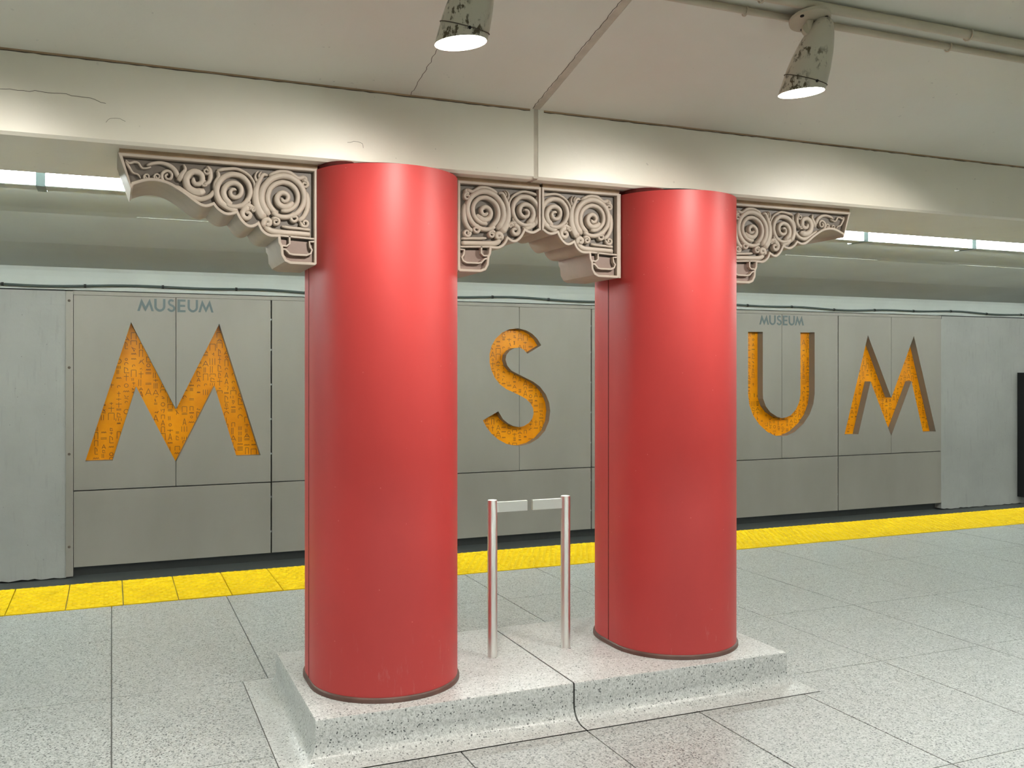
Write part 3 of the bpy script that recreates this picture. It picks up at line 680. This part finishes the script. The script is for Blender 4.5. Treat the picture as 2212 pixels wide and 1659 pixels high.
def bracket(x0, sgn, pmax, label):
    e = empty('carved_bracket'); tag(e, label, 'bracket', 'carved brackets under the beam')
    fx_ = lambda p: x0+sgn*p/1000
    O = [tuple(p) for p in B_OUT]
    # smooth the scalloped run a little by catmull between cusps
    arch = catmull(O[2:13], 8)[:-1]; s1 = catmull(O[12:17], 8)[:-1]; s2 = catmull(O[16:22], 8)[:-1]; s3 = catmull(O[21:26], 8)
    top = 17
    O = [(O[0][0], top), O[1]]+arch+s1+s2+s3+O[26:33]+[(O[33][0], top)]
    if pmax is not None:
        lower = [p for p in O[1:-1] if p[0] <= pmax]
        O = [(pmax, top), (pmax, lower[0][1])]+lower+[O[-1]]
    if area(O) < 0: O = O[::-1]
    I = inset(O, 13) if True else O
    # recessed ground (solid body back to the rear face)
    def poly(P): return [(fx_(p[0]), ZB-p[1]/1000) for p in P]
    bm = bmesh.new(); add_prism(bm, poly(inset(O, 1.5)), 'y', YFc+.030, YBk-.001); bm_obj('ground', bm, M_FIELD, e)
    # outer shell: front rim, inner wall, outer (under)side
    n = len(O); V, F = [], []
    for P, y in ((O, YBk), (O, YFc+.003), (inset(O, 2.5), YFc), (inset(O, 11), YFc), (inset(O, 13), YFc+.003), (inset(O, 13.5), YFc+.031)):
        V += [(fx_(p[0]), y, ZB-p[1]/1000) for p in P]
    for j in range(5):
        for i in range(n):
            k = (i+1) % n; F.append((j*n+i, j*n+k, (j+1)*n+k, (j+1)*n+i))
    F.append(tuple(range(n)))
    autosmooth(mesh('rim_body', V, F, M_STONE, e, True), 28)
    # stained strip between bracket and beam
    pl_ = max(p[0] for p in O)
    box('top_strip', min(fx_(0), fx_(pl_-6)), max(fx_(0), fx_(pl_-6)), YFc+.004, YBk, ZB-.0165, ZB+.001, M_STAIN, e)
    # column-side moulding
    if True: tube('side_bead', [(fx_(-2), YFc+.012, ZB-.43), (fx_(-2), YFc+.012, ZB-.02)], .010, M_STONE, e, 8)
    for nm, P, w0, w1, h in B_RIB: ribbon(nm, P, w0*(1.18 if w0 > 9 else 1.0), w1*(1.12 if w0 > 9 else 1.0), h+9, M_STONE, e, fx_, pmax)
    for P in B_FOOT: ribbon('foot_moulding', P, 4.2, 4.2, 29, M_STONE, e, fx_, pmax, True)
    fp = [(14, 332), (150, 326), (157, 352), (146, 405), (124, 428), (14, 426)]
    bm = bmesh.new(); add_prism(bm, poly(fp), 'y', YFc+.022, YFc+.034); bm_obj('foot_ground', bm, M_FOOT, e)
    rebase(e, (fx_(0), (YFc+YBk)/2, ZB)); return e
bracket(.812, -1, None, 'long carved scroll bracket reaching from the red column towards the amber M panel')
bracket(XC[0]+.320, 1, 418, 'short carved scroll bracket half fixed to the column standing before the M and S panels')
bracket(XC[1]-.337, -1, 418, 'short carved scroll bracket half fixed to the column standing before the S and U panels')
bracket(XC[1]+.318, 1, None, 'long carved scroll bracket reaching from the red column towards the amber U panel')
# ------------------------------------------------------------------ stainless barrier posts
def barrier(x, sgn, label):
    e = empty('barrier_post'); tag(e, label, 'barrier post', 'stainless posts on the plinth')
    lathe('post', [(.0235, PZ), (.0235, .912), (.0222, .918), (.020, .919)], M_STEEL, e, 28, Matrix.Translation((x, 4.21, 0)))
    a, b = sorted((x+sgn*.018, x+sgn*.181))
    box('arm', a, b, 4.203, 4.221, .858, .907, M_STEEL, e, .0015)
    lathe('foot_collar', [(.030, PZ-.001), (.028, PZ+.002), (.0236, PZ+.003)], M_PLINTH, e, 24, Matrix.Translation((x, 4.21, 0)))
    rebase(e, (x, 4.21, PZ))
barrier(1.68, 1, 'stainless steel post with short flat arm, beside the column before M and S')
barrier(2.069, -1, 'stainless steel post with short flat arm, beside the column before S and U')
# ------------------------------------------------------------------ ceiling conduits
def conduit(name, y, r, label):
    z = cz(y)-r-.004
    o = tube(name, [(XA, y, z), (-4, y, z), (0, y, z), (4, y, z), (9, y, z), (XB, y, z)], r, M_PIPE, None, 14); tag(o, label, 'conduit'); return o, z
p1, z1 = conduit('conduit', 3.05, .014, 'thin painted conduit running along the sloping ceiling')
p2, z2 = conduit('conduit', 2.945, .020, 'thick painted conduit running along the sloping ceiling behind the spotlights')
for (par, y, z, r) in ((p1, 3.05, z1, .014), (p2, 2.945, z2, .020)):
    for x in (-2.2, -.6, .9, 2.28, 3.35, 4.7, 6.1):
        pts = [(x, y+(r+.006)*math.cos(a), z+(r+.006)*math.sin(a)) for a in [math.radians(150+i*30) for i in range(8)]]+[(x+.02, y+r+.02, z+.4*r), (x+.03, y+r+.028, z+.6*r)]
        tube('strap', pts, .0035, M_PIPE, par, 6)
# ------------------------------------------------------------------ spotlights
def spot(x, y, z, label, group='ceiling spotlights'):
    e = empty('spotlight'); tag(e, label, 'spotlight', group)
    ax = Vector((-.20, .28, -1)).normalized()       # body axis, pointing down out of the lamp
    up = -ax; q = up.to_track_quat('Z', 'Y').to_matrix().to_4x4()
    M = Matrix.Translation((x, y, z)) @ q
    prof = [(.0835, 0), (.0842, .012), (.0835, .07), (.0785, .12), (.068, .18), (.055, .23), (.043, .265), (.031, .289), (.016, .301), (.004, .304)]
    sh = lathe('shade', prof, M_FLAKY, e, 36, M, True, False, True)
    lf = lathe('lamp_face', [(.079, .006), (.079, .010)], M_LAMP, e, 32, M)
    nd = Vector((.09, 0, -1)).normalized(); c0 = Vector((x, y, z))          # the mouth is cut almost level
    for ob, lim in ((sh, .03), (lf, .03)):
        for v in ob.data.vertices:
            hgt = (v.co-c0).dot(-ax)
            if hgt < lim:
                t = (v.co+ax*hgt-c0).dot(nd)/ax.dot(nd); v.co = v.co-ax*t
    pts = [tuple(M @ Vector((.0858*math.cos(a), .0858*math.sin(a), .052+.006*math.cos(a)))) for a in [2*math.pi*i/28 for i in range(29)]]
    tube('safety_wire', pts, .0018, M_CRACK, e, 6)
    lathe('set_screw', [(.006, 0), (.005, .006)], M_BLACK, e, 8, M @ Matrix.Translation((-.055, -.063, .046)) @ Matrix.Rotation(math.radians(-140), 4, 'Z') @ Matrix.Rotation(math.radians(90), 4, 'Y'))
    J = Vector((x-.004, y-.05, z+.236))
    lathe('knuckle', [(.026, -.012), (.028, -.006), (.028, .006), (.026, .012)], M_PIPE, e, 18, Matrix.Translation(J) @ Matrix.Rotation(math.radians(75), 4, 'X') @ Matrix.Rotation(math.radians(-25), 4, 'Y'))
    top = Vector((J.x+.004, J.y-.002, cz(J.y)-.062))
    tube('stem', [tuple(J), tuple((J+top)/2), tuple(top)], .013, M_PIPE, e, 12)
    n = Vector((0, .237, .971)).normalized(); Q = Matrix.Translation(top) @ n.to_track_quat('Z', 'Y').to_matrix().to_4x4()
    lathe('mounting_plate', [(.080, .0), (.081, .004), (.081, .012), (.070, .014)], M_PIPE, e, 32, Q)
    for a in (20, 140, 260):
        box_ = lathe('slot_screw', [(.008, -.003), (.008, .001)], M_BLACK, e, 10, Q @ Matrix.Translation((0.06*math.cos(math.radians(a)), 0.06*math.sin(math.radians(a)), 0)))
    tube('flex_wire', [tuple(top+Vector((.02, 0, 0))), tuple(J+Vector((.045, .005, .02))), tuple(M @ Vector((.01, 0, .30)))], .004, M_CRACK, e, 6)
    ld = bpy.data.lights.new('spot_lamp', 'SPOT'); ld.energy = SPOT_W; ld.color = (1, .94, .86); ld.spot_size = math.radians(SPOT_ANGLE); ld.spot_blend = .85; ld.shadow_soft_size = .07
    lo = link(bpy.data.objects.new('lamp_light', ld), e); aim = Vector((-.36, .40, -1)).normalized()
    lo.matrix_world = Matrix.Translation(Vector((x, y, z))+ax*.03) @ (-aim).to_track_quat('Z', 'Y').to_matrix().to_4x4()
    rebase(e, tuple(top)); return e
sp1 = spot(1.093, 3.03, 2.654, 'flaking cream spotlight hanging before the red column next to the M panel')
sp2 = spot(2.537, 3.03, 2.648, 'flaking cream spotlight on conduits before the red column next to the U panel')
SPD = 1.444
for k in (-4, -3, -1, 2, 5, 7):
    c = copy_tree(sp1); c.location.x += SPD*k; c['label'] = 'cream ceiling spotlight further along the conduits, away from the red columns'
for k in range(-4, 9, 2):
    c = copy_tree(sp1); c.location.x += SPD*k; c.location.y = -c.location.y; c.rotation_euler.z = math.pi
    c['label'] = 'cream ceiling spotlight over the opposite side of the hall'; c['group'] = 'spotlights on the opposite side'
